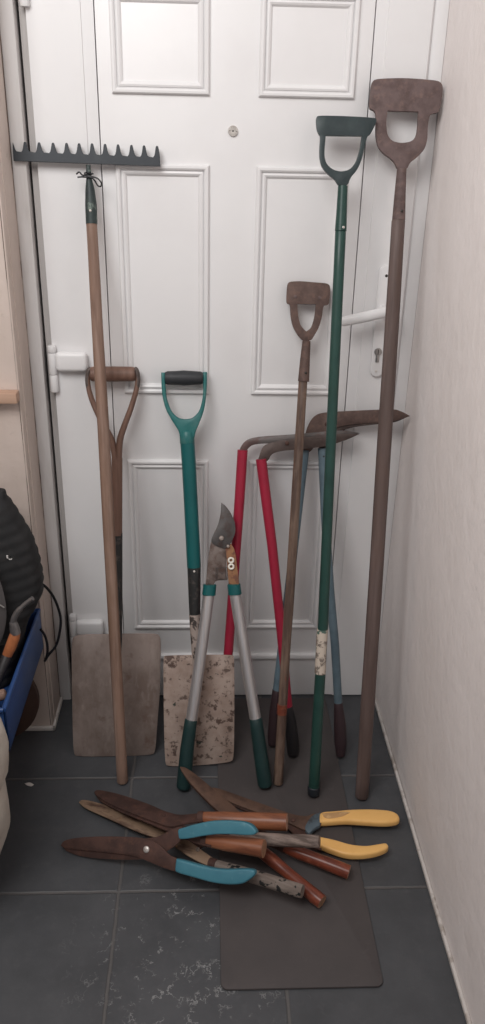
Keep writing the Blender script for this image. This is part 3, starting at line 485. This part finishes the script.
child(sk, 'rivet', M['bright'], lambda b: dome(b, (.0055, -.0155, .495), .003, .002, (0,-1,0), 10))
child(t, 'blade_strap', M['peel'], lambda b: [rod(b, g['strap'][1:], n=4), tube(b, [(g['strap'][1][0], 0, g['strap'][1][1]), (g['strap'][0][0], -.003, g['strap'][0][1]), (g['strap'][0][0], -.002, .19)], [.0128, .010, .003], 14, flat=.6, up=(0,1,0))])

# --- lopper
g = G['lopper']
t = thing('bypass_lopper', 'long-handled lopper with silver tube handles, dark teal grips and curved blade upward', 'loppers', g['loc'], g['ax'])
for s in ('L', 'R'):
    child(t, 'tube_handle', M['alu'], lambda b: rod(b, g['tube'+s], n=4))
    child(t, 'grip', M['grip_teal'], lambda b: rod(b, g['grip'+s], n=4, round_ends=.4))
    child(t, 'collar', M['teal'], lambda b: rod(b, [(*g['col'+s][0][:2], g['col'+s][0][2]*.9)]+[(x, z+.0008*(1 if i == 0 else -1), r) for i, (x, z, r) in enumerate(g['col'+s])]+[(*g['col'+s][1][:2], g['col'+s][1][2]*.9)], n=1))
child(t, 'cutting_blade', M['bladegrey'], lambda b: plate(b, g['blade'], .004, -.0045, bevel=.0015))
jw = child(t, 'hook_jaw', M['jaw'], lambda b: plate(b, g['jaw'], .005, 0, bevel=.001))
child(t, 'blade_arm', M['arm_rust'], lambda b: plate(b, g['arm'], .005, -.0005, bevel=.001))
for (x, z), r in zip(g['bolt'], (.0062, .0042)):
    child(t, 'pivot_bolt', M['bolt'], lambda b: tube(b, [(x, .004, z), (x, -.0085, z), (x, -.0105, z), (x, -.011, z)], [r, r, r*.75, r*.3], 14))
child(t, 'figure_eight_link', M['link'], lambda b: [tube(b, [(x+.0056*math.cos(a), -.0066, z+.0054*math.sin(a)) for a in [k*math.pi/8 for k in range(17)]], .0025, 8) for x, z in g['ring']])
def stamp(b):
    s = g['stamp']; q = g['box']
    for pl in (s, q+q[:1]):
        tube(b, [(x, -.0028, z) for x, z in pl], .0009, 6)
child(jw, 'stamped_mark', M['bladegrey'], stamp)

# --- edging shears, red and blue
def edging(key, name, label, tube_m, grip_m, b1m, b2m, y1, y2):
    g = G[key]
    t = thing(name, label, 'shears', g['loc'], g['ax'])
    for s in ('L', 'R'):
        hnd = child(t, 'tube_handle', M[tube_m], lambda b: rod(b, g['h'+s], n=4))
        child(t, 'grip', M[grip_m], lambda b: rod(b, g['g'+s], n=4, round_ends=.45))
    child(t, 'blade', M[b1m], lambda b: plate(b, g['b1'], .004, y1, bevel=.001))
    child(t, 'blade', M[b2m], lambda b: plate(b, g['b2'], .004, y2, bevel=.001))
    x, z = g['bolt']
    child(t, 'pivot_bolt', M['rust'], lambda b: tube(b, [(x, .006, z), (x, -.0065, z), (x, -.008, z)], [.005, .005, .003], 12))
    if 'riv' in g:
        x2, z2 = g['riv']; child(t, 'rivet', M['keyhole'], lambda b: dome(b, (x2, -.0098, z2), .0024, .002, (0,-1,0), 10))
    return t
edging('redshears', 'edging_shears', 'red-handled long edging shears with black grips leaning behind the lopper', 'red', 'grip_black', 'neck_grey', 'blade_edge', .0022, -.0022)
edging('blueshears', 'edging_shears', 'blue-grey handled edging shears with brown grips leaning behind the green hoe', 'blue_tube', 'grip_brown', 'rust_brown', 'blade_edge', -.0022, .0022)

# --- three hoes
def hoe(key, name, label, shaft_m, sock_m, head_m, wob=.02):
    g = G[key]
    t = thing(name, label, 'hoe', g['loc'], g['ax'])
    child(t, 'shaft', M[shaft_m], lambda b: rod(b, g['shaft'], n=6, round_ends=.4, wob=wob))
    child(t, 'socket', M[sock_m], lambda b: rod(b, g['socket'], n=4))
    hd = child(t, 'hoe_head', M[head_m], lambda b: plate(b, g['head'], .009, 0, holes=[g['hole']], bevel=.003, passes=2, sharp=88))
    x, z = g['riv']
    child(t, 'rivet', M['bright' if key == 'greenhoe' else 'keyhole'], lambda b: dome(b, (x, -g['socket'][0][2]*.93, z), .0030, .0022, (0,-1,0), 10))
    return t, hd, g
t, hd, g = hoe('woodhoe', 'push_hoe', 'short rusty-headed hoe on a thin streaky wooden shaft, leaning before the red shears', 'wood_streak', 'rust_brown', 'rust_brown', .03)
for x, z in g['rivs']: child(hd, 'rivet', M['rust_mauve'], lambda b: dome(b, (x, -.0043, z), .0042, .002, (0,-1,0), 12))
child(t, 'red_tape', M['wood_red'], lambda b: rod(b, [(a, z, r*1.03) for a, z, r in g['tape']], n=2))
t, hd, g = hoe('greenhoe', 'push_hoe', 'dark green metal hoe with tube shaft and flaking cream patch near its foot', 'green', 'green', 'green_head', 0)
child(t, 'end_cap', M['steel_dark'], lambda b: rod(b, g['cap'], n=2, round_ends=.3))
child(t, 'flaking_band', M['peel_tape'], lambda b: rod(b, [(a, z, r*1.02) for a, z, r in g['tape']], n=4, wob=.03))
t, hd, g = hoe('bighoe', 'push_hoe', 'tallest hoe, broad mauve-brown rusty head on a thick grey-brown shaft beside the wall', 'wood_mauve', 'rust_mauve', 'rust_mauve', .02)

# ------------------------------------------------------------------ hand shears in a pile on the floor
def hand_shears(key, label, A, B, offA, offB, th=.0045):
    g = G[key]
    t = thing('hand_shears', label, 'shears', g['loc'], g['ax'], 'hand shears piled on the floor')
    child(t, 'blade', M[A], lambda b: plate(b, g['A'], th, offA, 'xy', bevel=.0012))
    child(t, 'blade', M[B], lambda b: plate(b, g['Bq'], th, offB, 'xy', bevel=.0012))
    return t, g
def bolt(t, g, m, top=.0085, r=.0055):
    x, y = g['bolt']
    child(t, 'pivot_bolt', M[m], lambda b: tube(b, [(x, y, -.007), (x, y, top-.002), (x, y, top-.0005), (x, y, top)], [r, r, r*.75, r*.3], 14))
def wood_handle(t, lst, m, end, cap_m, ferr=None):
    l = dens(lst, 3)
    child(t, 'handle', M[m], lambda b: tube(b, [(a[0], a[1], 0) for a in l], [a[2]*.95 for a in l], 18, capmat=(0, 1)), mats=(M[cap_m],))
    if ferr:
        (x0, y0, r0), (x1, y1, r1) = lst[0], lst[1]
        child(t, 'ferrule', M[ferr], lambda b: tube(b, [(x0-(x1-x0)*.3, y0-(y1-y0)*.3, 0), (x0+(x1-x0)*1.1, y0+(y1-y0)*1.1, 0)], [r1*.98, r1*1.08], 16))
t, g = hand_shears('blue_hand', 'hand shears with two light blue plastic handles, on top of the pile', 'rust', 'rust', -.0024, .0024)
bolt(t, g, 'bright', .0085, .0068)
for h in ('h1', 'h2'):
    child(t, 'handle', M['blue_dip'], lambda b: plate(b, g[h], .018, 0, 'xy', bevel=.0070, passes=2, sharp=88, segs=4))
t, g = hand_shears('orange_hand', 'hand shears with two orange-brown varnished wooden handles, dark blade beyond the pale one', 'rust', 'rust', .0024, -.0024)
bolt(t, g, 'rust', .0075, .0045)
wood_handle(t, g['h1'], 'wood_orange', 1, 'endgrain', 'rust'); wood_handle(t, g['h2'], 'wood_orange', 1, 'endgrain_dark', 'rust')
t, g = hand_shears('grey_hand', 'hand shears with cracked grey weathered wooden handles and a blade coloured pale as if lit', 'blade_lit', 'rust', .0024, -.0024)
bolt(t, g, 'bolt', .0095, .0045)
wood_handle(t, g['h1'], 'wood_weather', 1, 'wood_weather', 'rust'); wood_handle(t, g['h2'], 'wood_flake', 1, 'wood_flake', 'rust')
t, g = hand_shears('yellow_hand', 'hand shears with two yellow plastic handles and blue-grey tang', 'tan_rust', 'rust', .0024, -.0024)
bolt(t, g, 'rust')
for h in ('h1', 'h2'):
    hh = child(t, 'handle', M['yellow'], lambda b: plate(b, g[h], .018, 0, 'xy', bevel=.0070, passes=2, sharp=88, segs=4))
    if h == 'h1': child(hh, 'worn_patch', M['patch'], lambda b: plate(b, g['patch'], .0012, .0091, 'xy', bevel=.0004))
child(t, 'tang_collar', M['collar_blue'], lambda b: plate(b, g['col'], .013, 0, 'xy', bevel=.004))
t, g = hand_shears('red_hand', 'hand shears with two slim red-brown varnished wooden handles, lowest in the pile', 'tan_rust', 'rust', .0024, -.0024)
bolt(t, g, 'rust')
wood_handle(t, g['h1'], 'wood_red', 1, 'endgrain_dark', 'rust'); wood_handle(t, g['h2'], 'wood_red', 1, 'endgrain', 'rust')

# ------------------------------------------------------------------ things along the left edge
# wooden rail end on the wall
bm = NB(); box(bm, (-.62, 1.694, .9005), (-.4075, 1.7255, .9240), .003)
tag(link('wall_rail', bm, M['wall_wood']), 'short pinkish wooden rail end fixed to the cream wall', 'rail')

# blue tray on legs
X0, X1, Y0, Y1, Z0, Z1 = -.80, -.406, 1.335, 1.712, .268, .374
t = thing('tool_tray', 'blue painted metal tray on legs holding garden tools beside the cream wall', 'tray', (0, 0, 0))
def tray_shell(b):
    w = .006
    box(b, (X0, Y0, Z0), (X1, Y1, Z0+w), .002)
    box(b, (X0, Y0, Z0), (X0+w, Y1, Z1), .002); box(b, (X1-w, Y0, Z0), (X1, Y1, Z1), .002)
    box(b, (X0, Y0, Z0), (X1, Y0+w, Z1), .002); box(b, (X0, Y1-w, Z0), (X1, Y1, Z1), .002)
child(t, 'tray', M['tray_blue'], tray_shell)
child(t, 'rim', M['tray_blue'], lambda b: tube(b, [(X1-.003, Y0, Z1), (X1-.003, Y1, Z1), (X0, Y1, Z1), (X0, Y0, Z1), (X1-.003, Y0, Z1)], .0055, 10))
for x in (-.765, -.60):
    for y in (1.37, 1.645): child(t, 'leg', M['tray_blue'], lambda b: box(b, (x-.012, y-.012, 0), (x+.012, y+.012, Z0+.002), .002))

# black ribbed bag lying in and above the tray
t = thing('tool_bag', 'black ribbed fabric bag with a small white mark, slumped in the blue tray', 'bag', (-.58, 1.60, Z0+.006))
def bag(b):
    prof = [(.278, -.445), (.34, -.428), (.385, -.420), (.43, -.402), (.452, -.388), (.487, -.371), (.525, -.3675), (.576, -.3725), (.625, -.3835), (.662, -.400), (.700, -.418), (.718, -.427), (.737, -.431), (.744, -.46)]
    NR = 78; seg = 40; rings = []
    for i in range(NR+1):
        z = .2785+(.743-.2785)*i/NR; xr = -.445
        for (za, xa), (zb, xb) in zip(prof[:-1], prof[1:]):
            if za <= z <= zb+1e-6: xr = xa+(xb-xa)*(z-za)/(zb-za)
        xl = -.785 if z < .7 else -.78
        k = (z-.2785)/(.743-.2785)
        hy = .075*(1-.35*k) if z > .4 else .085
        hy *= min(1, (1-k)*9+.25)
        cx = (xr+xl)/2; hx = (xr-xl)/2
        ring = []
        for s in range(seg):
            a = 2*math.pi*s/seg
            ca, sa = math.cos(a), math.sin(a)
            e = .55
            x = cx+hx*math.copysign(abs(ca)**e, ca); y = 1.600+.01*k+hy*math.copysign(abs(sa)**e, sa)
            rib = .0030*abs(math.sin((z-.22*(x+.4))*math.pi/.026))
            x += ca*(rib-.003); y += sa*(rib-.002)
            ring.append(b.verts.new((x+.58, y-1.60, z-Z0-.006)))
        rings.append(ring)
    for i in range(NR):
        for s in range(seg): b.faces.new((rings[i][s], rings[i][(s+1) % seg], rings[i+1][(s+1) % seg], rings[i+1][s]))
    b.faces.new(rings[0][::-1]); b.faces.new(rings[-1])
body = child(t, 'body', M['black_fabric'], bag)
ly = 1.600-.0845-1.60
child(t, 'logo_mark', M['white_mark'], lambda b: plate(b, [(.1575, .340), (.1680, .3385), (.1672, .3362), (.1618, .3365), (.1600, .3455), (.1572, .3460)], .003, -.0655, passes=0))
child(t, 'strap', M['strap_grey'], lambda b: tube(b, cat_rom([(.095, -.072, .36), (.122, -.080, .31), (.134, -.086, .24), (.126, -.088, .18), (.10, -.088, .12)], 4), .016, 10, flat=.18, up=(0,1,0)))
child(t, 'pull_cord', M['cord'], lambda b: tube(b, cat_rom([(.095, -.092, .268), (.115, -.094, .258), (.135, -.095, .246), (.148, -.095, .236)], 4), .0016, 8))

# tools poking out of the tray
bm = NB()
t = thing('hand_fork', 'small hand fork with orange wooden handle and bent steel neck in the blue tray', 'hand tool', (-.455, 1.44, .30))
child(t, 'handle', M['tool_orange'], lambda b: tube(b, [(.019, .052, .094), (.030, .056, .118), (.038, .059, .138), (.042, .060, .150)], [.0105, .0120, .0120, .0105], 16, round_ends=.4))
child(t, 'sleeve', M['grip_black'], lambda b: tube(b, [(-.018, -.012, -.008), (0, .02, .045), (.020, .052, .096)], [.009, .010, .0108], 16, round_ends=.5))
child(t, 'ferrule', M['fork'], lambda b: tube(b, [(.042, .060, .148), (.041, .061, .160), (.039, .062, .176)], [.0112, .0105, .008], 16))
child(t, 'neck', M['fork'], lambda b: tube(b, cat_rom([(.039, .062, .174), (.044, .062, .190), (.056, .062, .208), (.072, .062, .224), (.086, .060, .236)], 4), [.0065]*9+[.0050]*8, 12))
bm = NB(); tube(bm, dens([(-.70, 1.385, .300), (-.56, 1.40, .315), (-.430, 1.425, .345)], 4), .012, 14, round_ends=.4, wob=.05)
tag(link('wooden_stick', bm, M['wood_grey']), 'grey-brown wooden stick end lying across the blue tray', 'stick')

# cable loop hanging from the bag
bm = NB()
tube(bm, cat_rom([(-.405, 1.655, .462), (-.388, 1.668, .474), (-.368, 1.680, .440), (-.356, 1.686, .394), (-.354, 1.688, .352), (-.3675, 1.685, .295), (-.389, 1.680, .266), (-.398, 1.676, .252), (-.393, 1.672, .264), (-.388, 1.670, .283), (-.387, 1.669, .309), (-.391, 1.668, .333), (-.3985, 1.666, .350)], 6), .0032, 10)
tag(link('black_cable', bm, M['cable']), 'thin black cable hanging in a loop beside the blue tray', 'cable')

# round brown board leaning on the wall under the tray
bm = NB(); n = 40
tube(bm, [(-.553, 1.672, .133), (-.553, 1.674, .133), (-.553, 1.690, .133), (-.553, 1.692, .133)], [.126, .1295, .1295, .126], 48)
tube(bm, [(-.553, 1.668, .133), (-.553, 1.673, .133)], [.030, .034], 24)
tag(link('round_board', bm, M['disc']), 'dark brown round board standing on edge under the blue tray', 'board')

bm = NB(); plate(bm, [(-.4395, 1.526), (-.428, 1.530), (-.417, 1.522), (-.421, 1.516), (-.432, 1.519)], .002, .0011, 'xy', bevel=.0005, passes=1)
tag(link('paint_chip', bm, M['skirt']), 'small pale paint chip lying on the dark floor tiles beside the sack', 'debris')

# off-white sack, slumped: bulging top lobe over a wider lower lobe
bm = NB(); seg, NR = 48, 36; rings = []
sp_ = [(.002, .10), (.06, .14), (.115, .168), (.15, .182), (.19, .193), (.25, .199), (.285, .197), (.30, .191), (.325, .204), (.39, .209), (.44, .203), (.48, .18), (.50, .12), (.512, .04)]
for i in range(NR+1):
    z = .002+.509*i/NR
    for (za, ra), (zb, rb) in zip(sp_[:-1], sp_[1:]):
        if za-1e-6 <= z <= zb+1e-6: r = ra+(rb-ra)*(z-za)/(zb-za)
    k = i/NR; ring = []
    for s in range(seg):
        a = 2*math.pi*s/seg
        lump = 1+.018*math.sin(3*a)+.012*math.sin(5*a-k*5)+.010*math.sin(9*a+k*17)+.006*math.sin(14*a-k*31)
        ring.append(bm.verts.new((-.58+r*lump*math.cos(a), 1.196+.62*r*lump*math.sin(a), z)))
    rings.append(ring)
for i in range(NR):
    for s in range(seg): bm.faces.new((rings[i][s], rings[i][(s+1) % seg], rings[i+1][(s+1) % seg], rings[i+1][s]))
bm.faces.new(rings[0][::-1]); bm.faces.new(rings[-1])
tag(link('woven_sack', bm, M['sack']), 'lumpy off-white sack standing on the floor before the blue tray', 'sack')

# ------------------------------------------------------------------ light and camera
w = bpy.data.worlds.new('sky'); SC.world = w; w.use_nodes = True
bg = w.node_tree.nodes['Background']; bg.inputs['Color'].default_value = (.95, .95, 1.0, 1); bg.inputs['Strength'].default_value = WORLD
def area(name, loc, target, sx, sy, power, col=(1, .985, .97)):
    l = bpy.data.lights.new(name, 'AREA'); l.shape = 'RECTANGLE'; l.size = sx; l.size_y = sy; l.energy = power; l.color = col
    o = bpy.data.objects.new(name, l); COL.objects.link(o); o.location = loc
    o.rotation_euler = (V(target)-V(loc)).to_track_quat('-Z', 'Y').to_euler()
area('rooflight', (-.62, .28, 2.42), (.05, 1.75, .55), 1.1, .9, ROOF)

cam = bpy.data.cameras.new('camera'); co = bpy.data.objects.new('camera', cam); COL.objects.link(co)
co.matrix_world = Matrix(((.99908950, -.00328339, -.04253691, 0), (-.03714376, .42354979, -.90511100, 0), (.02098833, .90586687, .42304219, 1.44), (0, 0, 0, 1)))
cam.sensor_fit = 'VERTICAL'; cam.sensor_height = 36; cam.lens = 816.3206/1024*36; cam.clip_start = .02
SC.camera = co
vs = SC.view_settings
SC.display_settings.display_device = 'sRGB'
vs.view_transform = 'Standard'; vs.look = 'None'; vs.exposure = EXPO; vs.gamma = 1; vs.use_curve_mapping = False
